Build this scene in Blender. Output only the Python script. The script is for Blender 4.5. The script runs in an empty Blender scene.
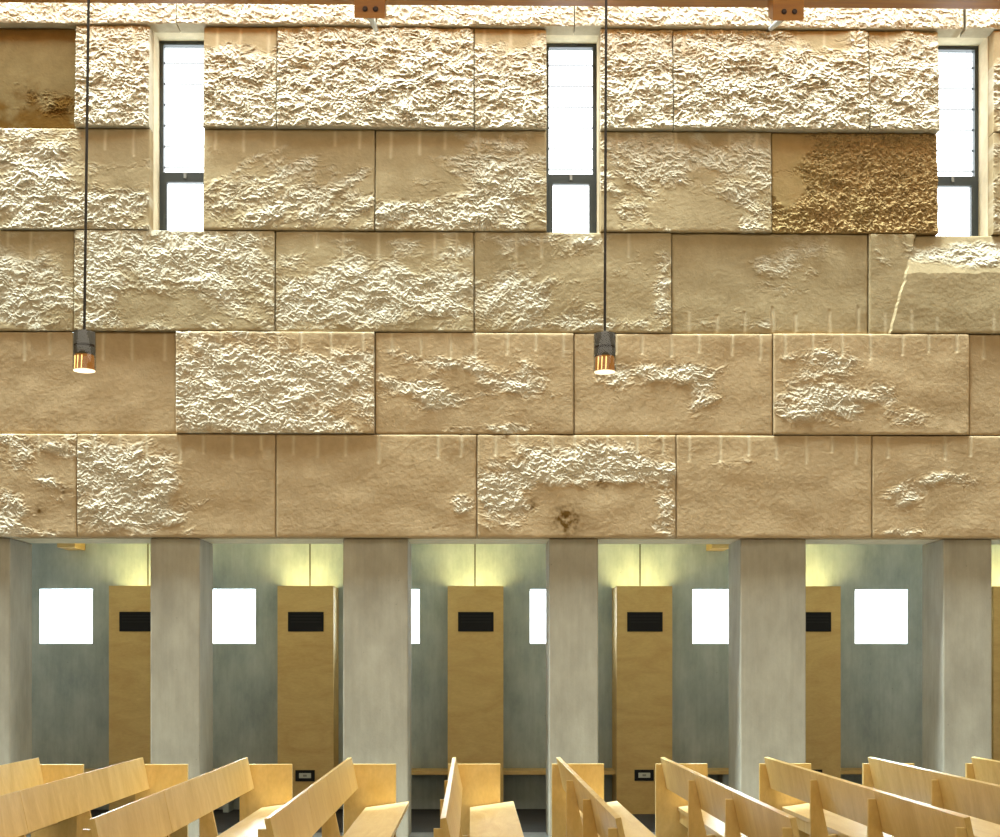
import bpy, bmesh, math
import numpy as np
from mathutils import Vector, Matrix

scene = bpy.context.scene
COL = scene.collection

# ------------------------------------------------------------------ survey
F = 1323.0                      # focal length in pixels of a 1000 px wide frame
CAM = Vector((0.0, -12.2, 1.665))
YAW = 0.0136
HOR = 661.0
SA, CA = math.sin(YAW), math.cos(YAW)

def at(px, py, Y):
    """world x, z of a surveyed photo point that lies on the plane y = Y"""
    xc = (px - 500.0) / F
    dx = SA + xc * CA
    dy = CA - xc * SA
    t = (Y - CAM.y) / dy
    return CAM.x + t * dx, CAM.z + t * (HOR - py) / F

# ------------------------------------------------------------------ object helpers
def link(name, me, mat=None, parent=None, smooth=False):
    o = bpy.data.objects.new(name, me)
    COL.objects.link(o)
    if mat is not None:
        me.materials.append(mat)
    if parent is not None:
        o.parent = parent
    if smooth:
        for p in me.polygons:
            p.use_smooth = True
    return o

def obj(name, bm, mat=None, parent=None, smooth=False):
    bmesh.ops.recalc_face_normals(bm, faces=bm.faces)
    me = bpy.data.meshes.new(name)
    bm.to_mesh(me)
    bm.free()
    return link(name, me, mat, parent, smooth)

def tag(o, label, cat, group=None):
    o['label'] = label
    o['category'] = cat
    if group:
        o['group'] = group
    return o

def thing(name, label, cat, loc=(0, 0, 0), group=None):
    o = bpy.data.objects.new(name, None)
    o.empty_display_size = 0.1
    COL.objects.link(o)
    o.location = loc
    return tag(o, label, cat, group)

def struct(o):
    o['kind'] = 'structure'
    return o

def dup(root, loc, label):
    r = root.copy()
    COL.objects.link(r)
    r.location = loc
    r['label'] = label
    for ch in list(root.children):
        c = ch.copy()
        COL.objects.link(c)
        c.parent = r
        for g in list(ch.children):
            d = g.copy()
            COL.objects.link(d)
            d.parent = c
    return r

def add_box(bm, x0, x1, y0, y1, z0, z1):
    v = [bm.verts.new(p) for p in ((x0, y0, z0), (x1, y0, z0), (x1, y1, z0), (x0, y1, z0),
                                   (x0, y0, z1), (x1, y0, z1), (x1, y1, z1), (x0, y1, z1))]
    for f in ((0, 3, 2, 1), (4, 5, 6, 7), (0, 1, 5, 4), (1, 2, 6, 5), (2, 3, 7, 6), (3, 0, 4, 7)):
        bm.faces.new([v[i] for i in f])

def box(x0, x1, y0, y1, z0, z1, bev=0.0):
    bm = bmesh.new()
    add_box(bm, x0, x1, y0, y1, z0, z1)
    if bev:
        bmesh.ops.bevel(bm, geom=bm.edges[:], offset=bev, segments=2, profile=0.5, affect='EDGES')
    return bm

def prism_xz(poly, y0, y1, bev=0.0):
    """polygon in x,z extruded along y"""
    bm = bmesh.new()
    a = [bm.verts.new((x, y0, z)) for x, z in poly]
    b = [bm.verts.new((x, y1, z)) for x, z in poly]
    n = len(poly)
    bm.faces.new(a)
    bm.faces.new(b[::-1])
    for i in range(n):
        bm.faces.new((a[i], b[i], b[(i + 1) % n], a[(i + 1) % n]))
    bmesh.ops.recalc_face_normals(bm, faces=bm.faces)
    if bev:
        bmesh.ops.bevel(bm, geom=bm.edges[:], offset=bev, segments=2, profile=0.5, affect='EDGES')
    return bm

def lathe(profile, n=40, bm=None, cap0=False, cap1=False, axis='Z'):
    bm = bm or bmesh.new()
    rings = []
    for r, z in profile:
        rings.append([bm.verts.new((r * math.cos(2 * math.pi * k / n), r * math.sin(2 * math.pi * k / n), z)) for k in range(n)])
    for a, b in zip(rings, rings[1:]):
        for k in range(n):
            bm.faces.new((a[k], a[(k + 1) % n], b[(k + 1) % n], b[k]))
    if cap0:
        bm.faces.new(rings[0][::-1])
    if cap1:
        bm.faces.new(rings[-1])
    return bm

def tube_between(p, q, r0, r1, n=16):
    p, q = Vector(p), Vector(q)
    bm = lathe([(r0, 0), (r1, (q - p).length)], n, cap0=True, cap1=True)
    rot = (q - p).to_track_quat('Z', 'Y').to_matrix().to_4x4()
    bmesh.ops.transform(bm, matrix=Matrix.Translation(p) @ rot, verts=bm.verts)
    return bm

# ------------------------------------------------------------------ materials
def new_mat(name):
    m = bpy.data.materials.new(name)
    m.use_nodes = True
    nt = m.node_tree
    b = nt.nodes['Principled BSDF']
    return m, nt, b

def lin(c):
    return tuple((v / 12.92 if v <= 0.04045 else ((v + 0.055) / 1.055) ** 2.4) for v in [x / 255 for x in c]) + (1.0,)

def plain(name, rgb, rough=0.6, metal=0.0, emit=None, estr=0.0):
    m, nt, b = new_mat(name)
    b.inputs['Base Color'].default_value = lin(rgb)
    b.inputs['Roughness'].default_value = rough
    b.inputs['Metallic'].default_value = metal
    if emit:
        b.inputs['Emission Color'].default_value = lin(emit)
        b.inputs['Emission Strength'].default_value = estr
    # faint mottling so that nothing is perfectly flat
    tc = nt.nodes.new('ShaderNodeTexCoord')
    nz = nt.nodes.new('ShaderNodeTexNoise')
    nz.inputs['Scale'].default_value = 30
    bp = nt.nodes.new('ShaderNodeBump')
    bp.inputs['Strength'].default_value = 0.05
    nt.links.new(tc.outputs['Object'], nz.inputs['Vector'])
    nt.links.new(nz.outputs['Fac'], bp.inputs['Height'])
    nt.links.new(bp.outputs['Normal'], b.inputs['Normal'])
    return m

def ramp(nt, stops):
    r = nt.nodes.new('ShaderNodeValToRGB')
    el = r.color_ramp.elements
    while len(el) > 1:
        el.remove(el[-1])
    el[0].position = stops[0][0]
    el[0].color = stops[0][1]
    for p, c in stops[1:]:
        e = el.new(p)
        e.color = c
    return r

def noise(nt, vec, scale, detail=6, rough=0.6, mapping=None):
    n = nt.nodes.new('ShaderNodeTexNoise')
    n.inputs['Scale'].default_value = scale
    n.inputs['Detail'].default_value = detail
    n.inputs['Roughness'].default_value = rough
    if mapping:
        mp = nt.nodes.new('ShaderNodeMapping')
        mp.inputs['Scale'].default_value = mapping
        nt.links.new(vec, mp.inputs['Vector'])
        vec = mp.outputs['Vector']
    nt.links.new(vec, n.inputs['Vector'])
    return n

def mixc(nt, a, b, fac, mode='MIX', f=None):
    m = nt.nodes.new('ShaderNodeMix')
    m.data_type = 'RGBA'
    m.blend_type = mode
    if f is not None:
        m.inputs[0].default_value = f
    else:
        nt.links.new(fac, m.inputs[0])
    for s, i in ((a, 6), (b, 7)):
        if hasattr(s, 'links'):
            nt.links.new(s, m.inputs[i])
        else:
            m.inputs[i].default_value = s
    return m.outputs[2]

def mat_stone():
    m, nt, b = new_mat('limestone')
    at_ = nt.nodes.new('ShaderNodeAttribute')
    at_.attribute_name = 'Col'
    geo = nt.nodes.new('ShaderNodeNewGeometry')
    n1 = noise(nt, geo.outputs['Position'], 9, 8, 0.65)
    r1 = ramp(nt, [(0.3, (0.86, 0.84, 0.80, 1)), (0.7, (1.08, 1.06, 1.04, 1))])
    nt.links.new(n1.outputs['Fac'], r1.inputs['Fac'])
    c = mixc(nt, at_.outputs['Color'], r1.outputs['Color'], None, 'MULTIPLY', 1.0)
    nt.links.new(c, b.inputs['Base Color'])
    b.inputs['Roughness'].default_value = 1.0
    b.inputs['Specular IOR Level'].default_value = 0.0
    n2 = noise(nt, geo.outputs['Position'], 60, 6, 0.7)
    bp = nt.nodes.new('ShaderNodeBump')
    bp.inputs['Strength'].default_value = 0.25
    bp.inputs['Distance'].default_value = 0.006
    nt.links.new(n2.outputs['Fac'], bp.inputs['Height'])
    nt.links.new(bp.outputs['Normal'], b.inputs['Normal'])
    return m

def mat_concrete(name, dark, light, streak=True):
    m, nt, b = new_mat(name)
    geo = nt.nodes.new('ShaderNodeNewGeometry')
    pos = geo.outputs['Position']
    n1 = noise(nt, pos, 3.0, 8, 0.65, (1.2, 1.2, 0.6))
    r1 = ramp(nt, [(0.32, lin(dark)), (0.68, lin(light))])
    nt.links.new(n1.outputs['Fac'], r1.inputs['Fac'])
    c = r1.outputs['Color']
    n2 = noise(nt, pos, 16, 6, 0.6, (1.8, 1.8, 0.10))
    r2 = ramp(nt, [(0.35, (0.86, 0.86, 0.86, 1)), (0.65, (1.07, 1.07, 1.07, 1))])
    nt.links.new(n2.outputs['Fac'], r2.inputs['Fac'])
    c = mixc(nt, c, r2.outputs['Color'], None, 'MULTIPLY', 0.4 if streak else 0.3)
    v = nt.nodes.new('ShaderNodeTexVoronoi')
    v.inputs['Scale'].default_value = 6.0
    nt.links.new(pos, v.inputs['Vector'])
    r3 = ramp(nt, [(0.03, (0.6, 0.58, 0.54, 1)), (0.045, (1, 1, 1, 1))])
    nt.links.new(v.outputs['Distance'], r3.inputs['Fac'])
    c = mixc(nt, c, r3.outputs['Color'], None, 'MULTIPLY', 0.6)
    nt.links.new(c, b.inputs['Base Color'])
    b.inputs['Roughness'].default_value = 0.75
    n4 = noise(nt, pos, 45, 5, 0.6)
    bp = nt.nodes.new('ShaderNodeBump')
    bp.inputs['Strength'].default_value = 0.12
    bp.inputs['Distance'].default_value = 0.01
    nt.links.new(n4.outputs['Fac'], bp.inputs['Height'])
    nt.links.new(bp.outputs['Normal'], b.inputs['Normal'])
    return m

def mat_wood(name, dark, light, mapping, scale=3.0, rough=0.35, contrast=(0.3, 0.7)):
    m, nt, b = new_mat(name)
    tc = nt.nodes.new('ShaderNodeTexCoord')
    oi = nt.nodes.new('ShaderNodeObjectInfo')
    add = nt.nodes.new('ShaderNodeVectorMath')
    mul = nt.nodes.new('ShaderNodeMath')
    mul.operation = 'MULTIPLY'
    mul.inputs[1].default_value = 37.0
    nt.links.new(oi.outputs['Random'], mul.inputs[0])
    nt.links.new(tc.outputs['Object'], add.inputs[0])
    nt.links.new(mul.outputs[0], add.inputs[1])
    v = add.outputs[0]
    n1 = noise(nt, v, scale, 6, 0.6, mapping)
    n1.inputs['Distortion'].default_value = 1.2
    r1 = ramp(nt, [(contrast[0], lin(dark)), (contrast[1], lin(light))])
    nt.links.new(n1.outputs['Fac'], r1.inputs['Fac'])
    n2 = noise(nt, v, scale * 14, 4, 0.6, mapping)
    r2 = ramp(nt, [(0.3, (0.90, 0.88, 0.84, 1)), (0.7, (1.05, 1.05, 1.04, 1))])
    nt.links.new(n2.outputs['Fac'], r2.inputs['Fac'])
    c = mixc(nt, r1.outputs['Color'], r2.outputs['Color'], None, 'MULTIPLY', 0.7)
    nt.links.new(c, b.inputs['Base Color'])
    b.inputs['Roughness'].default_value = rough
    return m

def mat_glass(name, tint=(1, 1, 1, 1), gloss=0.04, lines=False):
    m = bpy.data.materials.new(name)
    m.use_nodes = True
    nt = m.node_tree
    nt.nodes.clear()
    out = nt.nodes.new('ShaderNodeOutputMaterial')
    tr = nt.nodes.new('ShaderNodeBsdfTransparent')
    tr.inputs['Color'].default_value = tint
    gl = nt.nodes.new('ShaderNodeBsdfGlossy')
    gl.inputs['Roughness'].default_value = 0.03
    mx = nt.nodes.new('ShaderNodeMixShader')
    mx.inputs[0].default_value = gloss
    nt.links.new(tr.outputs[0], mx.inputs[1])
    nt.links.new(gl.outputs[0], mx.inputs[2])
    nt.links.new(mx.outputs[0], out.inputs['Surface'])
    if lines:
        tc = nt.nodes.new('ShaderNodeTexCoord')
        sp = nt.nodes.new('ShaderNodeSeparateXYZ')
        nt.links.new(tc.outputs['Object'], sp.inputs[0])
        fr = nt.nodes.new('ShaderNodeMath')
        fr.operation = 'MULTIPLY'
        fr.inputs[1].default_value = 5.05
        nt.links.new(sp.outputs['Z'], fr.inputs[0])
        f2 = nt.nodes.new('ShaderNodeMath')
        f2.operation = 'FRACT'
        nt.links.new(fr.outputs[0], f2.inputs[0])
        r = ramp(nt, [(0.0, (0.425, 0.425, 0.425, 1)), (0.09, (0.425, 0.425, 0.425, 1)), (0.10, tint)])
        nt.links.new(f2.outputs[0], r.inputs['Fac'])
        nt.links.new(r.outputs['Color'], tr.inputs['Color'])
    return m

M_STONE = mat_stone()
M_COLUMN = mat_concrete('column_concrete', (138, 129, 111), (162, 153, 133))
M_BACK = mat_concrete('aisle_concrete', (144, 154, 156), (180, 187, 186))
M_FLOOR = mat_concrete('floor_concrete', (120, 120, 118), (150, 150, 146), False)
M_DARKFLOOR = mat_concrete('dark_floor', (36, 32, 34), (52, 48, 50), False)
M_PLASTER = mat_concrete('pale_plaster', (205, 190, 160), (222, 208, 180), False)
M_PEW = mat_wood('maple_plywood', (214, 178, 104), (236, 206, 142), (1.0, 1.6, 0.5), 3.0)
M_EDGE = mat_wood('maple_seat', (222, 188, 126), (242, 216, 164), (3.0, 0.5, 1.0), 3.0)
M_CAB = mat_wood('birch_cabinet', (188, 152, 92), (206, 174, 112), (0.6, 1.0, 1.6), 3.0, 0.6)
M_BEAM = mat_wood('amber_timber', (138, 80, 4), (168, 108, 8), (0.25, 4.0, 4.0), 3.0, 0.5)
M_FRAME = plain('dark_frame', (66, 72, 73), 0.45, 0.3)
M_BLACK = plain('black_plastic', (6, 3, 7), 0.9)
M_SLOT = plain('vent_slot', (8, 5, 8), 0.7)
M_PLATE = plain('grey_plate', (178, 176, 164), 0.4)
M_DKPLATE = plain('grey_socket', (120, 118, 108), 0.4)
M_STEEL = plain('grey_steel', (150, 152, 150), 0.4, 0.6)
M_BOLT = plain('dark_bolt', (52, 34, 26), 0.5, 0.4)
M_CORD = plain('dark_cord', (40, 34, 30), 0.6)
M_GREY = plain('grey_enamel', (112, 106, 98), 0.8)
M_AMBER = plain('amber_reflector', (150, 86, 30), 0.5, 0.0, (255, 170, 70), 0.30)
M_STREAK = plain('glowing_streak', (255, 220, 140), 0.5, 0, (255, 214, 130), 2.5)
M_DIFF = plain('lit_diffuser', (255, 240, 210), 0.5, 0, (255, 234, 190), 1.6)
M_JOINT = plain('dark_joint', (66, 60, 40), 0.9)
M_GLASS = mat_glass('window_glass')
M_LINED = mat_glass('lined_window_glass', lines=True)
M_LAMPGLASS = mat_glass('smoky_glass', (0.84, 0.85, 0.86, 1), 0.03)

# ------------------------------------------------------------------ noise for the split stone
def _hash(ix, iy, seed):
    h = (ix.astype(np.int64) * 374761393 + iy.astype(np.int64) * 668265263 + seed * 974634777) & 0xFFFFFFFF
    h = ((h ^ (h >> 13)) * 1274126177) & 0xFFFFFFFF
    h = (h ^ (h >> 16)) & 0xFFFFFFFF
    return h

def perlin(x, y, seed):
    x0, y0 = np.floor(x), np.floor(y)
    fx, fy = x - x0, y - y0
    u = fx * fx * fx * (fx * (fx * 6 - 15) + 10)
    v = fy * fy * fy * (fy * (fy * 6 - 15) + 10)
    def g(ix, iy, dx, dy):
        a = _hash(ix, iy, seed).astype(np.float64) / 4294967296.0 * 2 * np.pi
        return np.cos(a) * dx + np.sin(a) * dy
    a = g(x0, y0, fx, fy)
    b = g(x0 + 1, y0, fx - 1, fy)
    c = g(x0, y0 + 1, fx, fy - 1)
    d = g(x0 + 1, y0 + 1, fx - 1, fy - 1)
    return ((a * (1 - u) + b * u) * (1 - v) + (c * (1 - u) + d * u) * v) * 1.5

def fbm(x, y, seed, octv=4, gain=0.5):
    s, a, t = 0, 1.0, 0
    for k in range(octv):
        s = s + a * perlin(x * 2 ** k, y * 2 ** k, seed + k * 17)
        t += a
        a *= gain
    return s / t

def sstep(a, b, x):
    t = np.clip((x - a) / (b - a), 0, 1)
    return t * t * (3 - 2 * t)

# ------------------------------------------------------------------ stone wall
ROWZ = [at(500, p, 0)[1] for p in (-75, 27, 129.5, 231.5, 332.5, 434.5, 538)]
def X(px):
    return at(px, 300, 0)[0]

TAN = np.array(lin((152, 134, 102))[:3])
BROWN = np.array(lin((104, 76, 36))[:3])
RUST = np.array(lin((150, 124, 84))[:3])
PALE = np.array(lin((196, 180, 150))[:3])

GAP = 0.0045
def stone_block(px0, px1, row, prot, base, patches=(), grooves='top', kind=None, seed=0, amp=1.0, tilt=0.0, label=None, stains=(), gapx=GAP):
    x0, x1 = X(px0) + gapx, X(px1) - gapx
    z0, z1 = ROWZ[row + 1] + GAP, ROWZ[row] - GAP
    step = 0.0060 if -130 < px0 < 1000 else 0.03
    nx = max(8, int((x1 - x0) / step))
    nz = max(8, int((z1 - z0) / step))
    if row == 0:
        nz = nz // 2
    xs = np.linspace(x0, x1, nx + 1)
    zs = np.linspace(z1, z0, nz + 1)
    gx, gz = np.meshgrid(xs, zs)
    u = (gx - x0) / (x1 - x0)
    v = (z1 - gz) / (z1 - z0)
    w = X(px1) - X(px0)
    # rough / smooth mask
    q = base + 0.0 * u
    if row >= 3 and base > -0.45:
        q = q + 0.08
    for (pu, pv, ru, rv, s) in patches:
        s = s * 1.2 if (row >= 3 and s > 0) else s
        q = q + s * np.exp(-(((u - pu) / ru) ** 2 + ((v - pv) / rv) ** 2))
    ang = 0.5 * math.sin(seed * 1.7)
    sx_, sz_ = gx * math.cos(ang) + gz * math.sin(ang), gz * math.cos(ang) - gx * math.sin(ang)
    q = q + 1.0 * fbm(sx_ * 3.0, sz_ * 5.6, seed + 5, 5, 0.62)
    mask = 0.04 + 0.96 * sstep(0.12, 0.95, q)
    # rough relief
    wx = gx + 0.04 * fbm(gx * 6, gz * 6, seed + 31, 2)
    wz = gz + 0.04 * fbm(gx * 6, gz * 6, seed + 47, 2)
    R = 0.018 * perlin(wx * 4.2, wz * 6.0, seed + 1)
    R = R + 0.011 * (0.6 - 2 * np.abs(perlin(wx * 9.0, wz * 13.0, seed + 2)))
    R = R + 0.0085 * (0.6 - 2 * np.abs(perlin(wx * 20.0 + 3, wz * 27.0, seed + 3)))
    R = R + 0.0080 * perlin(wx * 38.0, wz * 48.0, seed + 4)
    R = R + 0.0050 * perlin(wx * 72.0, wz * 82.0, seed + 6)
    rough = R
    soft = 0.010 * fbm(gx * 1.7, gz * 2.2, seed + 9, 2) + 0.0012 * fbm(gx * 22, gz * 22, seed + 11, 3)
    amp = amp * (0.5 if row >= 3 else 0.8 if row == 2 else 1.0)
    h = prot + soft + amp * mask * (rough + 0.005) + tilt * (v - 0.5)
    col = np.empty(gx.shape + (3,))
    tint = 1.0 + 0.10 * fbm(gx * 0.9, gz * 0.9, 99, 2)
    rowwarm = np.array([1.17, 1.09, 1.08]) if row >= 4 else np.array([1.0, 1.0, 1.0])
    col[:] = TAN * rowwarm
    col *= tint[..., None]
    fresh_lit = np.array(lin((200, 194, 176))[:3])  # split zones painted paler: fresh stone plus whiter sunlit highlights
    fm = 0.55 * sstep(0.25, 0.9, q)[..., None]
    col = col * (1 - fm) + fresh_lit * fm
    if kind == 'rust':
        k = sstep(-0.5, 0.35, fbm(gx * 3, gz * 3, seed + 21, 4) + (u - 0.35) * 0.9)[..., None]
        col = col * 0.45 + 0.0
        col = (TAN * np.array([0.9, 0.82, 0.64])) * (1 - k) + RUST * k
        lump = np.abs(fbm(gx * 13, gz * 13, seed + 41, 3, 0.6))
        h = h + mask * (0.05 * lump - 0.015)
        pit = sstep(0.25, 0.5, fbm(gx * 16, gz * 16, seed + 51, 3))
        col = col * (1 - 0.35 * (pit * mask)[..., None])
    if kind == 'dark':
        k = sstep(-0.1, 0.5, fbm(gx * 4, gz * 4, seed + 61, 4) + (v - 0.62) * 1.4)[..., None]
        col = TAN * np.array([0.55, 0.52, 0.42]) * (1 - k) + BROWN * 0.75 * k  # shade of the recess painted into the tan, brown stains below
    for (su, sv, sr, ss) in stains:
        d = np.exp(-(((u - su) * w / sr) ** 2 + ((v - sv) * 0.94 / sr) ** 2))
        k = np.clip(ss * d * (0.6 + 1.6 * fbm(gx * 20, gz * 20, seed + 71, 3)), 0, 1)[..., None]
        col = col * (1 - k) + BROWN * 0.8 * k
    if kind == 'crack':
        # a slab broken off along a slanting crack, the top right corner torn away
        line = u - (0.10 + 0.14 * (1 - v) + 0.012 * fbm(gx * 0 + 3, gz * 9, seed, 3))
        edge = 0.40 + 0.05 * fbm(gx * 5, gz * 0 + 1, seed + 81, 3)
        slope = np.clip((edge - v) / 0.40, 0, 1)
        h = h + sstep(-0.004, 0.004, line) * (0.028 - 0.075 * slope)
    # drill grooves along one edge
    if grooves:
        n = int(round(w / 0.262))
        rng = np.random.RandomState(seed + 7)
        for k in range(n):
            xc = x0 + (k + 0.5 + rng.uniform(-0.14, 0.14)) * w / n
            L = (0.22 + rng.uniform(-0.06, 0.07)) / (z1 - z0)
            if rng.rand() < 0.12:
                continue
            vv = v if grooves == 'top' else 1 - v
            g = np.exp(-((gx - xc + 0.01 * (vv - 0.1)) / 0.015) ** 2) * sstep(L, L * 0.85, vv)
            h = h if kind == 'crack' else h * (1 - 0.6 * g) + 0.6 * g * (prot - 0.002 + tilt * (v - 0.5)) - 0.002 * g
            col = col * (1 - 0.5 * g[..., None]) + PALE * 0.5 * g[..., None]
    # worn arrises
    ex = np.minimum(gx - x0, x1 - gx)
    ez = np.minimum(gz - z0, z1 - gz)
    jag = 0.005 + 0.008 * np.clip(fbm(gx * 9, gz * 9, seed + 91, 3) + 0.3, 0, 1)
    h = h - 0.007 * np.exp(-ex / jag) - 0.007 * np.exp(-ez / jag)
    # chips hang downwards: the lower lips overhang, the upper faces slope out to the light
    inner = np.clip(np.minimum(ex, ez) / 0.03, 0, 1)
    zz = gz - (0.3 if row >= 3 else 0.45) * amp * mask * rough * inner
    verts = np.stack([gx, -h, zz], -1).reshape(-1, 3)
    N = (nx + 1)
    idx = np.arange(N * (nz + 1)).reshape(nz + 1, N)
    quads = np.stack([idx[:-1, :-1], idx[1:, :-1], idx[1:, 1:], idx[:-1, 1:]], -1).reshape(-1, 4)
    loop = np.concatenate([idx[0, :-1], idx[:-1, -1], idx[-1, :0:-1], idx[:0:-1, 0]])
    back = verts[loop].copy()
    back[:, 1] = 0.16
    b0 = len(verts)
    nb = len(loop)
    verts = np.concatenate([verts, back])
    bi = b0 + np.arange(nb)
    side = np.stack([loop, np.roll(loop, -1), np.roll(bi, -1), bi], -1)
    quads = np.concatenate([quads, side])
    cols = np.concatenate([col.reshape(-1, 3), col.reshape(-1, 3)[loop]])
    me = bpy.data.meshes.new('stone_block')
    me.vertices.add(len(verts))
    me.vertices.foreach_set('co', verts.astype(np.float32).ravel())
    me.loops.add(quads.size)
    me.loops.foreach_set('vertex_index', quads.astype(np.int32).ravel())
    me.polygons.add(len(quads))
    me.polygons.foreach_set('loop_start', (np.arange(len(quads)) * 4).astype(np.int32))
    me.polygons.foreach_set('loop_total', np.full(len(quads), 4, np.int32))
    me.polygons.foreach_set('use_smooth', np.zeros(len(quads), bool))
    me.update(calc_edges=True)
    me.validate()
    a = me.color_attributes.new('Col', 'FLOAT_COLOR', 'POINT')
    a.data.foreach_set('color', np.concatenate([np.clip(cols, 0, 1), np.ones((len(cols), 1))], 1).astype(np.float32).ravel())
    o = link('stone_block', me, M_STONE, WALL)
    if label:
        o['label'] = label
    return o

WIN = [(150, 203), (547, 600), (939, 993)]
WZ1, WZ0 = at(500, 24.8, 0)[1], at(500, 232.5, 0)[1]
zt, zb = ROWZ[0] + 0.25, ROWZ[6]

def paint(o, c):
    me = o.data
    a = me.color_attributes.new('Col', 'FLOAT_COLOR', 'POINT')
    a.data.foreach_set('color', np.tile(np.array(list(c) + [1.0], np.float32), len(me.vertices)))

# core of the wall behind the facing blocks, with the three window openings
bm = bmesh.new()
XL, XR = -9.0, 9.0
edges = [XL]
for a, b in WIN:
    edges += [X(a), X(b)]
edges.append(XR)
C0, C1, C2 = 0.13, 0.62, 0.44
add_box(bm, XL, XR, C0, C2, WZ1, zt)
add_box(bm, XL, XR, C0, C1, zb, WZ0)
for k in range(0, len(edges), 2):
    add_box(bm, edges[k], edges[k + 1], C0, C2, WZ0, WZ1)
WALL = struct(obj('wall_upper', bm, M_STONE))
paint(WALL, lin((212, 200, 172))[:3])

B = stone_block
# row 0
for k, (a, b) in enumerate([(-420, -221), (-221, -22), (-22, 177), (177, 376), (376, 574.5), (574.5, 771.5), (771.5, 963.5), (965.5, 1163), (1163, 1360)]):
    B(a, b, 0, 0.004 + 0.010 * (k % 2), 0.9, seed=100 + k, amp=0.8, grooves=None, tilt=0.03)
# row 1
B(-320, -124, 1, 0.0, 0.7, seed=110)
B(-124, 75, 1, -0.075, -0.1, [(0.9, 0.8, 0.15, 0.2, 0.7)], None, 'dark', 111, label='brown recessed stone block with its shade painted in, smooth with rusty stains', tilt=0.02)
B(75, 150, 1, 0.010, 1.1, seed=112, tilt=0.05)
B(203, 277, 1, 0.000, 0.95, [(0.5, 0.0, 1.0, 0.22, -1.3)], seed=113, tilt=0.05)
B(277, 474, 1, 0.014, 1.0, seed=114, tilt=0.06, amp=1.1)
B(474, 547, 1, 0.004, 0.9, [(0.4, 0.0, 0.5, 0.2, -1.2)], seed=115, tilt=0.05)
B(600, 673, 1, 0.006, 1.0, seed=116, tilt=0.05)
B(673, 869, 1, 0.012, 1.0, [(0.75, 0.02, 0.16, 0.2, -1.4)], seed=117, tilt=0.06, amp=1.1)
B(869, 939, 1, 0.008, 1.0, [(0.2, 0.0, 0.4, 0.15, -1.0)], seed=118, tilt=0.05)
B(993, 1067, 1, 0.008, 0.2, [(0.2, 0.7, 0.4, 0.4, 0.6)], seed=119)
B(1067, 1265, 1, 0.0, 0.8, seed=120)
# row 2
B(-221, -22, 2, 0.0, 0.6, seed=121)
B(-22, 150, 2, 0.000, 0.45, [(0.3, 0.5, 0.3, 0.5, 0.5), (0.8, 0.2, 0.25, 0.3, -0.8), (0.7, 0.9, 0.4, 0.25, 0.3)], seed=122, tilt=0.03)
B(203, 375, 2, -0.004, 0.10, [(0.3, 0.75, 0.35, 0.22, 0.7), (0.5, 0.4, 0.25, 0.2, 0.5), (0.8, 0.75, 0.3, 0.2, 0.55), (0.5, 0.0, 1, 0.18, -0.6)], seed=123, tilt=0.03)
B(375, 547, 2, -0.004, 0.05, [(0.75, 0.45, 0.3, 0.5, 0.85), (0.3, 0.85, 0.5, 0.18, 0.8), (0.1, 0.1, 0.3, 0.3, -0.5)], seed=124, tilt=0.03)
B(600, 772, 2, -0.002, 0.15, [(0.2, 0.4, 0.3, 0.5, 0.5), (0.6, 0.25, 0.3, 0.25, 0.4), (0.9, 0.5, 0.18, 0.5, 0.5), (0.5, 0.8, 0.2, 0.2, -0.4)], seed=125, tilt=0.03)
B(772, 939, 2, -0.016, 1.0, [(0.05, 0.1, 0.16, 0.35, -1.6), (0.1, 0.62, 0.1, 0.15, -1.2)], None, 'rust', 126, amp=0.9, label='rusty orange-brown stone block with lumpy pitted face', tilt=0.03)
B(993, 1165, 2, 0.0, 0.3, seed=127)
# row 3
B(-124, 74, 3, -0.008, 0.05, [(0.75, 0.6, 0.25, 0.35, 0.7), (0.6, 0.1, 0.3, 0.2, 0.2)], seed=131, tilt=0.02)
B(74, 275, 3, 0.012, 0.25, [(0.3, 0.2, 0.4, 0.25, 0.5), (0.7, 0.5, 0.3, 0.4, 0.4), (0.5, 0.75, 0.25, 0.2, -0.5), (0.1, 0.6, 0.12, 0.4, 0.5)], seed=132, tilt=0.02)
B(275, 474, 3, 0.002, 0.10, [(0.55, 0.6, 0.45, 0.32, 0.75), (0.15, 0.75, 0.2, 0.25, 0.6), (0.2, 0.15, 0.2, 0.15, -0.3)], seed=133, tilt=0.02)
B(474, 672, 3, -0.008, -0.05, [(0.15, 0.65, 0.22, 0.28, 0.75), (0.35, 0.08, 0.3, 0.1, 0.5), (0.55, 0.9, 0.4, 0.1, 0.55), (0.96, 0.5, 0.05, 0.4, 0.5)], seed=134)
B(672, 869, 3, -0.025, -0.25, [(0.55, 0.35, 0.16, 0.3, 0.62), (0.35, 0.92, 0.3, 0.08, 0.5), (0.75, 0.15, 0.15, 0.2, 0.45)], 'bottom', seed=135)
B(869, 1066, 3, -0.004, -0.45, [(0.62, 0.2, 0.55, 0.17, 1.3)], 'bottom', 'crack', seed=136, label='pale stone block cracked slantwise with a broken upper edge')
B(1066, 1265, 3, 0.0, 0.3, seed=137)
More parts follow.
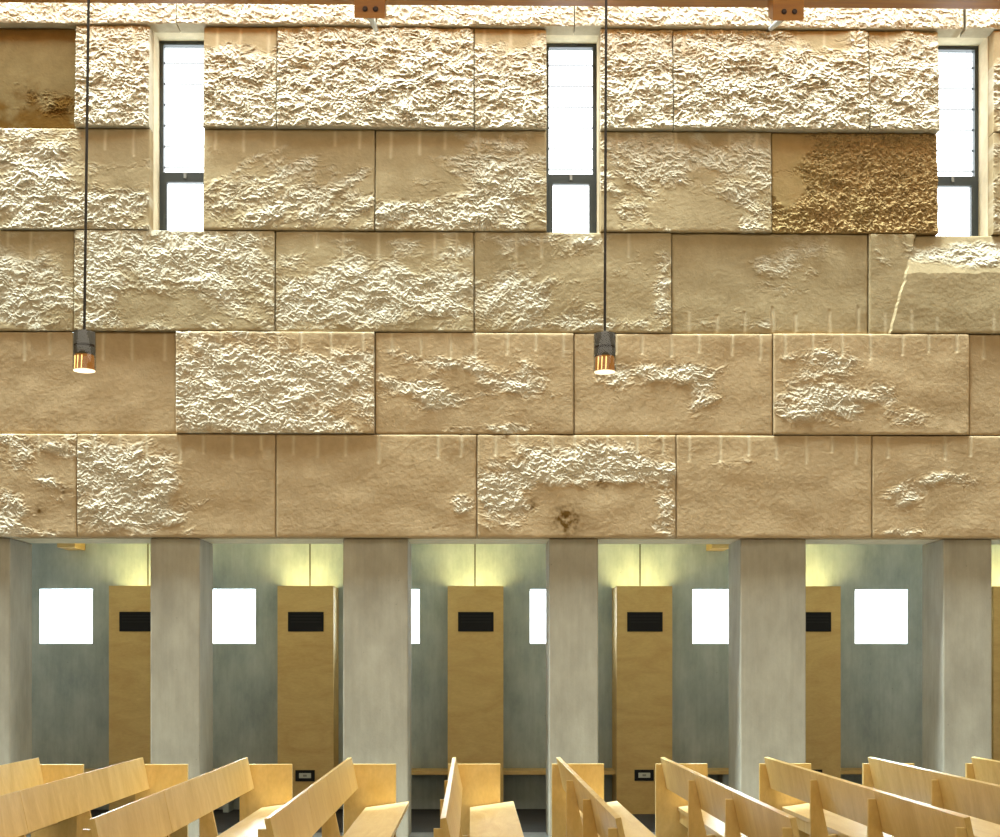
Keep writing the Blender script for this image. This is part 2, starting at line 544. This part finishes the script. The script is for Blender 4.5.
# row 4
B(-221, -22, 4, 0.0, 0.3, seed=141)
B(-22, 176, 4, -0.018, -0.42, [(0.35, 0.92, 0.3, 0.1, 0.3)], seed=142)
B(176, 375, 4, 0.030, 0.25, [(0.25, 0.55, 0.3, 0.4, 0.65), (0.65, 0.5, 0.35, 0.3, 0.55), (0.5, 0.9, 0.5, 0.12, 0.4), (0.75, 0.1, 0.2, 0.12, -0.5)], seed=143)
B(375, 574, 4, 0.004, -0.2, [(0.15, 0.52, 0.18, 0.12, 0.9), (0.3, 0.66, 0.16, 0.1, 0.85), (0.42, 0.3, 0.2, 0.1, 0.75), (0.6, 0.95, 0.3, 0.07, 0.6), (0.75, 0.5, 0.2, 0.18, 0.7), (0.15, 0.25, 0.1, 0.1, 0.4)], seed=144)
B(574, 773, 4, -0.008, -0.3, [(0.5, 0.4, 0.22, 0.14, 0.8), (0.2, 0.45, 0.12, 0.2, 0.6), (0.65, 0.65, 0.12, 0.2, 0.55)], seed=145)
B(773, 969, 4, 0.020, -0.3, [(0.25, 0.68, 0.27, 0.25, 1.05), (0.3, 0.25, 0.25, 0.15, 0.7), (0.7, 0.85, 0.1, 0.12, 0.7), (0.55, 0.6, 0.1, 0.1, 0.5)], seed=146)
B(969, 1165, 4, -0.004, -0.5, seed=147)
# row 5
B(-121, 77, 5, 0.006, -0.05, [(0.75, 0.12, 0.3, 0.14, 0.6), (0.65, 0.8, 0.12, 0.25, 0.5), (0.85, 0.45, 0.1, 0.1, 0.4), (0.8, 0.96, 0.3, 0.06, 0.5)], seed=151, stains=[(0.93, 0.55, 0.03, 1.0), (0.82, 0.74, 0.04, 1.0)])
B(77, 276, 5, 0.006, -0.15, [(0.15, 0.45, 0.22, 0.4, 0.75), (0.35, 0.75, 0.28, 0.25, 0.8), (0.3, 0.3, 0.3, 0.25, 0.4), (0.85, 0.4, 0.25, 0.5, -0.4)], seed=152)
B(276, 477, 5, 0.008, -0.5, [(0.92, 0.65, 0.1, 0.18, 0.95), (0.8, 0.92, 0.12, 0.08, 0.7)], seed=153, stains=[(0.3, 0.85, 0.03, 0.7), (0.68, 0.25, 0.02, 0.8)])
B(477, 676, 5, 0.010, -0.15, [(0.12, 0.62, 0.16, 0.25, 0.9), (0.35, 0.36, 0.28, 0.14, 1.0), (0.6, 0.18, 0.3, 0.14, 0.9), (0.8, 0.38, 0.3, 0.12, 0.7), (0.95, 0.72, 0.06, 0.25, 0.8), (0.6, 0.7, 0.2, 0.2, -0.6)], seed=154, stains=[(0.45, 0.83, 0.13, 1.3), (0.27, 0.68, 0.06, 0.8), (0.62, 0.48, 0.07, 0.9)])
B(676, 872, 5, 0.006, -0.5, [(0.3, 0.28, 0.15, 0.08, 0.9), (0.08, 0.12, 0.1, 0.1, 0.7), (0.3, 0.68, 0.1, 0.05, 0.5)], seed=155)
B(872, 1068, 5, 0.006, -0.35, [(0.15, 0.6, 0.12, 0.2, 0.85), (0.4, 0.42, 0.15, 0.1, 0.8), (0.1, 0.95, 0.3, 0.06, 0.5)], seed=156)
B(1068, 1265, 5, 0.0, -0.2, seed=157)

# ------------------------------------------------------------------ tall windows
YW = 0.36
for n, (a, b) in enumerate(WIN):
    x0, x1 = X(a), X(b)
    z0, z1 = WZ0, WZ1
    fw = 0.036
    zm0, zm1 = at(500, 182, YW)[1], at(500, 174, YW)[1]
    bm = bmesh.new()
    add_box(bm, x0, x0 + fw, YW, YW + 0.07, z0, z1)
    add_box(bm, x1 - fw, x1, YW, YW + 0.07, z0, z1)
    add_box(bm, x0 + fw, x1 - fw, YW, YW + 0.07, z1 - fw, z1)
    add_box(bm, x0 + fw, x1 - fw, YW, YW + 0.07, z0, z0 + fw)
    add_box(bm, x0 + fw, x1 - fw, YW, YW + 0.07, zm0, zm1)
    w = struct(obj('window_%d' % (n + 1), bm, M_FRAME))
    bm = bmesh.new()
    s = 0.035
    add_box(bm, x0 + fw, x0 + fw + s, YW - 0.012, YW + 0.04, z0 + fw, zm0)
    add_box(bm, x1 - fw - s, x1 - fw, YW - 0.012, YW + 0.04, z0 + fw, zm0)
    add_box(bm, x0 + fw + s, x1 - fw - s, YW - 0.012, YW + 0.04, zm0 - 0.02, zm0)
    obj('lower_sash', bm, M_FRAME, w)
    bm = bmesh.new()
    xm = (x0 + x1) / 2
    add_box(bm, xm - 0.012, xm + 0.012, YW - 0.02, YW, zm0 + 0.015, zm1 - 0.005)
    obj('latch', bm, M_STEEL, w)
    o = obj('pane', box(x0 + fw, x1 - fw, YW + 0.03, YW + 0.036, zm1, z1 - fw), M_LINED, w)
    o = obj('pane', box(x0 + fw, x1 - fw, YW + 0.03, YW + 0.036, z0 + fw, zm0), M_GLASS, w)

# ------------------------------------------------------------------ aisle behind the columns
YB = 2.68
TB = 0.30
ZS1 = at(500, 589.2, YB)[1]
ZS0 = at(500, 643.7, YB)[1]
SQ = [(39.5, 92.5), (203, 255.5), (367, 419.5), (530, 583), (692.5, 745), (855, 907.5)]
AZ = 3.10
bm = bmesh.new()
add_box(bm, XL, XR, YB, YB + TB, ZS1, 3.6)
add_box(bm, XL, XR, YB, YB + TB, -0.1, ZS0)
ed = [XL]
for a, b in SQ:
    ed += [at(a, 600, YB)[0], at(b, 600, YB)[0]]
ed.append(XR)
for k in range(0, len(ed), 2):
    add_box(bm, ed[k], ed[k + 1], YB, YB + TB, ZS0, ZS1)
struct(obj('wall_back', bm, M_BACK))
for k, (a, b) in enumerate(SQ):
    x0, x1 = ed[1 + 2 * k], ed[2 + 2 * k]
    fw = 0.006
    bm = bmesh.new()
    y = YB + TB - 0.03
    add_box(bm, x0, x0 + fw, y, y + 0.03, ZS0, ZS1)
    add_box(bm, x1 - fw, x1, y, y + 0.03, ZS0, ZS1)
    add_box(bm, x0 + fw, x1 - fw, y, y + 0.03, ZS0, ZS0 + fw)
    add_box(bm, x0 + fw, x1 - fw, y, y + 0.03, ZS1 - fw, ZS1)
    w = struct(obj('window_%d' % (k + 4), bm, M_PLATE))
    obj('pane', box(x0 + fw, x1 - fw, y + 0.01, y + 0.016, ZS0 + fw, ZS1 - fw), M_GLASS, w)
# thin vertical pour joints of the back wall, one above each cabinet
for k, px in enumerate((148, 310, 475, 640)):
    xj = at(px, 560, YB)[0]
    struct(obj('trim_%d' % (k + 1), box(xj - 0.007, xj + 0.007, YB - 0.004, YB, 2.2, AZ), M_JOINT))
AISLE = struct(obj('ceiling_aisle', box(XL, XR, C1, YB, AZ, AZ + 0.2), M_BACK))
struct(obj('floor_aisle', box(XL, XR, 0.66, YB, -0.1, 0.0), M_DARKFLOOR))
struct(obj('floor', box(XL, XR, -14.5, 0.66, -0.1, 0.0), M_FLOOR))

# joist ends showing under the aisle ceiling
for px0, px1 in ((57, 75), (712, 730)):
    x0, x1 = at(px0, 546, 2.3)[0], at(px1, 546, 2.3)[0]
    obj('joist_end', box(x0, x1, 2.3, YB, at(500, 548, 2.3)[1], AZ, 0.004), M_CAB, AISLE)['label'] = 'short wooden joist end'

# wall bench
bt = thing('wall_bench', 'long wooden wall bench running along the grey concrete aisle wall', 'bench', (0, YB, 0))
obj('bench_seat', box(XL + 0.05, XR - 0.05, -0.36, 0, 0.415, 0.46, 0.004), M_CAB, bt)
for k in range(10):
    xb = at(475.5 + 169.0 * (k - 4.5), 700, 2.17)[0]
    obj('bracket', box(xb - 0.03, xb + 0.03, -0.30, 0, 0.0, 0.415), M_BACK, bt)

# ------------------------------------------------------------------ columns
CY0, CY1 = 0.05, 0.655
COLS = [(-56, 10, 'leftmost grey concrete column, cut off by the left edge of the photo'),
        (150.3, 199.8, 'narrow grey concrete column second from the left, below the left tall window'),
        (343, 408, 'wide grey concrete column third from the left, between the second and third plywood cabinets'),
        (549, 598.3, 'narrow grey concrete column below the middle tall window'),
        (740.5, 806, 'wide grey concrete column second from the right'),
        (943.5, 992, 'narrow grey concrete column at the right end of the row')]
for a, b, lab in COLS:
    x0, x1 = at(a, 700, CY0)[0], at(b, 700, CY0)[0]
    bm = box(x0, x1, CY0, CY1, 0.0, zb, 0.012)
    o = obj('concrete_column', bm, M_COLUMN)
    tag(o, lab, 'column', 'row of concrete columns')

# ------------------------------------------------------------------ plywood cabinets
YC = 2.17
ZC = at(500, 586, YC)[1]
c0 = thing('plywood_cabinet', 'x', 'cabinet', (0, YC, 0), 'tall plywood cabinets along the aisle wall')
CW = 0.303
bm = bmesh.new()
dpt = YB - YC
t = 0.018
add_box(bm, -CW, CW, 0, t, 0, ZC)
add_box(bm, -CW, -CW + t, t, dpt, 0, ZC)
add_box(bm, CW - t, CW, t, dpt, 0, ZC)
add_box(bm, -CW + t, CW - t, t, dpt, ZC - 0.16, ZC - 0.14)
obj('carcass', bm, M_CAB, c0)
pxm = 1323 / (YC + 12.2)
def cz(py):
    return CAM.z + (HOR - py) / pxm
g0, g1 = -0.303 + 10.5 / pxm, -0.303 + 46 / pxm
v = obj('vent_grille', box(g0, g1, -0.012, 0.0, cz(631.5), cz(612), 0.003), M_BLACK, c0)
bm = bmesh.new()
for k in range(3):
    zc = cz(616 + k * 3.0)
    add_box(bm, g0 + 0.03, g1 - 0.03, -0.016, -0.012, zc - 0.004, zc + 0.004)
obj('vent_slat', bm, M_SLOT, v)
p0, p1 = -0.303 + 17.8 / pxm, -0.303 + 37.2 / pxm
pl = obj('outlet_box', box(p0, p1, -0.012, 0.0, cz(781), cz(769.8), 0.003), M_BLACK, c0)
obj('outlet_plate', box(p0 + 0.042, p1 - 0.04, -0.018, -0.012, cz(777.8), cz(772.8), 0.002), M_PLATE, pl)
obj('outlet_socket', box((p0 + p1) / 2 - 0.02, (p0 + p1) / 2 + 0.02, -0.020, -0.018, cz(776.3), cz(774.3)), M_DKPLATE, pl)
CABS = [(137, 'tall plywood cabinet half hidden by the second column from the left'),
        (305.5, 'tall plywood cabinet just left of the third column, its black vent and outlet in view'),
        (475.5, 'tall plywood cabinet in the middle of the aisle between third and fourth columns'),
        (644.5, 'tall plywood cabinet right of the fourth column, standing clear with vent and outlet'),
        (813, 'tall plywood cabinet half hidden by the second column from the right'),
        (1021, 'tall plywood cabinet cut by the right edge of the photo')]
CABX = []
for k, (px, lab) in enumerate(CABS):
    x = at(px, 700, YC)[0]
    CABX.append(x)
    if k == 0:
        c0.location.x = x
        c0['label'] = lab
    else:
        dup(c0, (x, YC, 0), lab)

# ------------------------------------------------------------------ pews
YP = -1.24
PL = 4.26
p0_ = thing('pew', 'x', 'pew', (0, YP, 0), 'row of plywood pews')
SL = 0.055 / 0.257
th = 0.030
bpoly = [(0, 0.872), (0.055, 0.615), (0.055 - th, 0.609), (-th, 0.866)]
obj('backrest', prism_xz(bpoly, -0.03, -2.8365, 0.001), M_PEW, p0_)
obj('backrest', prism_xz(bpoly, -2.8425, -PL, 0.001), M_PEW, p0_)
obj('seat', prism_xz([(0.115, 0.458), (0.475, 0.508), (0.475, 0.474), (0.119, 0.424)], -0.03, -PL, 0.003), M_EDGE, p0_)
obj('end_panel', box(-0.066, 0.366, -0.03, 0, 0, 0.814, 0.002), M_PEW, p0_)
fpoly = [(-0.064, 0), (-0.064, 0.814), (-th + (0.866 - 0.814) * SL - 0.0005, 0.814), (-th + (0.866 - 0.42) * SL, 0.42), (0.40, 0.462), (0.33, 0)]
for yy in (-1.55, -2.84, -PL + 0.01):
    obj('support_fin', prism_xz(fpoly, yy + 0.03, yy, 0.0015), M_PEW, p0_)
obj('seat_rail', box(0.13, 0.16, -PL + 0.06, -0.03, 0.33, 0.424), M_PEW, p0_)
PEWS = [(40, 'leftmost plywood pew, most of it cut off by the left edge of the photo'),
        (144, 'second plywood pew from the left, its far end before the leftmost plywood cabinet'),
        (248.2, 'third plywood pew from the left, its far end right of the second column'),
        (351.9, 'fourth plywood pew from the left, its end panel in front of the third column'),
        (456, 'plywood pew seen end-on in the middle, its end panel in front of the middle cabinet'),
        (559.6, 'plywood pew sixth from the left, its far end in front of the fourth column'),
        (663.2, 'plywood pew fourth from the right, its far end beside the rightmost fully visible cabinet'),
        (766.8, 'plywood pew third from the right, its end panel before the second column from the right'),
        (870, 'plywood pew second from the right, its far end below the rightmost square window'),
        (973, 'rightmost plywood pew, cut off by the right edge of the photo')]
for k, (px, lab) in enumerate(PEWS):
    x = at(px, 757, YP)[0]
    if k == 0:
        p0_.location.x = x
        p0_.rotation_euler.z = -0.0185
        p0_['label'] = lab
    else:
        r = dup(p0_, (x, YP, 0), lab)
        r.rotation_euler.z = 0.0066 * (k - 2.8)

# ------------------------------------------------------------------ roof edge: beam, outriggers, ceiling
YBM = -1.15
zbm = at(500, 6.3, YBM + 0.22)[1]
ZCEIL = 8.60
beam = obj('roof_beam', box(XL, XR, YBM, YBM + 0.22, zbm, ZCEIL, 0.01), M_BEAM)
tag(beam, 'long amber timber roof beam across the top of the stone wall', 'beam')
YO = YBM - 0.06
OUT = [(354.2, 385, 18.2, (371.5, 18), (376, 30), 'amber timber block with two dark bolts, left of the two under the roof beam'),
       (773, 804, 20.7, (778, 21), (770.5, 29), 'amber timber block with two dark bolts, right of the two under the roof beam')]
for a, b, pb, s0, s1, lab in OUT:
    x0, x1 = at(a, 10, YO)[0], at(b, 10, YO)[0]
    z = at(0.5 * (a + b), pb, YO)[1]
    r = thing('beam_block', lab, 'beam block', ((x0 + x1) / 2, YO, z), 'bolted timber blocks under the roof beam')
    w = (x1 - x0) / 2
    bm = prism_xz([(0, 0), (0.19, 0.115), (0.19, 0.45), (0, 0.45)], -w, w, 0.004)
    bmesh.ops.transform(bm, matrix=Matrix(((0, 1, 0, 0), (1, 0, 0, 0), (0, 0, 1, 0), (0, 0, 0, 1))), verts=bm.verts)
    obj('block', bm, M_BEAM, r)
    for s in (-0.042, 0.045):
        bm = lathe([(0.022, 0), (0.022, 0.008), (0.016, 0.016)], 20, cap0=True, cap1=True)
        bmesh.ops.transform(bm, matrix=Matrix.Translation((s + 0.005, 0, 0.075)) @ Matrix.Rotation(math.pi / 2, 4, 'X'), verts=bm.verts)
        obj('bolt', bm, M_BOLT, r)
    q = Vector((at(s1[0], s1[1], -0.03)[0], -0.03, at(s1[0], s1[1], -0.03)[1])) - r.location
    obj('steel_strut', tube_between((at(s0[0], 18, YO + 0.3)[0] - r.location.x, 0.10, 0.075), q, 0.028, 0.02), M_STEEL, r)

struct(obj('ceiling', box(XL, XR, -14.5, YBM + 0.1, ZCEIL, ZCEIL + 0.2), M_PLASTER))
struct(obj('wall_rear', box(XL, XR, -14.7, -14.5, -0.1, ZCEIL + 0.2), M_PLASTER))
struct(obj('wall_left', box(XL - 0.2, XL, -14.5, YB + TB, -0.1, ZCEIL + 0.2), M_PLASTER))
struct(obj('wall_right', box(XR, XR + 0.2, -14.5, YB + TB, -0.1, ZCEIL + 0.2), M_PLASTER))

# ------------------------------------------------------------------ pendant lamps
YL = -4.0
pm = 1323 / (YL + 12.2)
def pendant(px, pyb, pxtop, lab, first=[None]):
    x, z = at(px, pyb, YL)
    R, H = 11.4 / pm, 39.0 / pm
    t = thing('pendant_lamp', lab, 'pendant lamp', (x, YL, z), 'cylinder pendant lamps')
    # glass sleeve
    obj('glass_cylinder', lathe([(R, 0), (R, H), (R - 0.004, H), (R - 0.004, 0), (R, 0)], 48), M_LAMPGLASS, t, True)
    obj('housing', lathe([(R - 0.009, 0.40 * H), (R - 0.006, 0.44 * H), (R - 0.006, H - 0.004), (0.012, H - 0.002), (0.010, H + 0.012)], 40, cap0=True, cap1=True), M_GREY, t, True)
    obj('socket_ring', lathe([(R - 0.0055, 0.60 * H), (R - 0.0055, 0.66 * H)], 24), M_BOLT, t, True)
    obj('reflector', lathe([(R - 0.009, 0.01 * H), (R - 0.011, 0.30 * H), (R - 0.014, 0.42 * H)], 40), M_AMBER, t, True)
    bm = bmesh.new()
    for k in range(3):
        a = -1.57 + (k - 2) * 0.42
        add = tube_between(((R - 0.0075) * math.cos(a), (R - 0.0075) * math.sin(a), 0.03 * H),
                           ((R - 0.009) * math.cos(a + 0.06), (R - 0.009) * math.sin(a + 0.06), 0.36 * H), 0.0025, 0.0035, 6)
        me = bpy.data.meshes.new('tmp')
        add.to_mesh(me)
        add.free()
        bm.from_mesh(me)
        bpy.data.meshes.remove(me)
    obj('glow_streak', bm, M_STREAK, t)  # bright streaks on the reflector, made as thin glowing rods
    obj('diffuser', lathe([(R - 0.005, 0.0), (R - 0.005, 0.004), (0.001, 0.005)], 48, cap0=True), M_DIFF, t)
    xt = at(pxtop, 0, YL)[0]
    zt_ = at(pxtop, 0, YL)[1]
    k = (ZCEIL - z - H) / (zt_ - z - H)
    obj('cord', tube_between((0, 0, H), ((xt - x) * k, 0, ZCEIL - z), 0.0085, 0.0085, 10), M_CORD, t)
    return t
pendant(84.3, 371, 88.6, 'left pendant lamp, grey glass cylinder glowing amber at its foot, on a dark cord')
pendant(604.8, 372.4, 606.2, 'right pendant lamp, grey glass cylinder glowing amber at its foot, near the middle window')

# ------------------------------------------------------------------ light
def area(name, loc, rot, sx, sy, power, color):
    l = bpy.data.lights.new(name, 'AREA')
    l.shape = 'RECTANGLE'
    l.size, l.size_y = sx, sy
    l.energy = power
    l.color = color
    o = bpy.data.objects.new(name, l)
    COL.objects.link(o)
    o.location = loc
    o.rotation_euler = rot
    return o

sun = bpy.data.lights.new('sun', 'SUN')
sun.energy = 38.0
sun.angle = math.radians(16.0)
sun.color = (0.82, 1.03, 1.13)
so = bpy.data.objects.new('sun', sun)
COL.objects.link(so)
so.rotation_euler = Vector((0.20, 0.02, -1.0)).to_track_quat('-Z', 'Y').to_euler()

# added ambient fill behind the camera, then skylights over pews and roof slot
area('nave_fill', (0, -13.5, 5.5), (math.radians(80), 0, 0), 14, 4.5, 235, (1.0, 0.86, 0.56))
area('nave_skylight', (0, -5.5, 8.45), (0, 0, 0), 14, 4, 520, (1.0, 0.95, 0.82))
area('roof_slot_daylight', (0, -0.5, 8.5), (0, 0, 0), 17, 0.9, 620, (0.82, 1.03, 1.12))
# lamps lying in the tops of the cabinets, shining up
for x in CABX:
    area('cabinet_uplight', (x, YC + 0.16, ZC - 0.12), (math.pi, 0, 0), 0.54, 0.25, 11, (1.0, 0.90, 0.36))

# aisle light: added warm fill under the ceiling, cool sky outside the square windows
area('aisle_fill', (0, 1.1, 3.06), (math.radians(25), 0, 0), 15, 0.5, 46, (1.0, 0.95, 0.58))
for a, b in SQ:
    area('window_daylight', (at((a + b) / 2, 600, YB)[0], YB + 0.5, (ZS0 + ZS1) / 2), (math.radians(-90), 0, 0), 0.9, 0.9, 85, (0.72, 0.93, 1.05))
w = bpy.data.worlds.new('sky')
scene.world = w
w.use_nodes = True
bg = w.node_tree.nodes['Background']
bg.inputs['Color'].default_value = (0.93, 0.97, 1.0, 1)
bg.inputs['Strength'].default_value = 5.0

# ------------------------------------------------------------------ camera
cam = bpy.data.cameras.new('camera')
cam.sensor_fit = 'HORIZONTAL'
cam.sensor_width = 36.0
cam.lens = F * 36.0 / 1000.0
cam.shift_y = (HOR - 418.5) / 1000.0
co = bpy.data.objects.new('camera', cam)
COL.objects.link(co)
co.location = CAM
co.rotation_euler = (math.pi / 2, 0, -YAW)
scene.camera = co

scene.view_settings.view_transform = 'Standard'
scene.view_settings.look = 'None'
scene.view_settings.exposure = 0.0
scene.cycles.max_bounces = 8
scene.cycles.diffuse_bounces = 4
scene.cycles.sample_clamp_indirect = 6.0
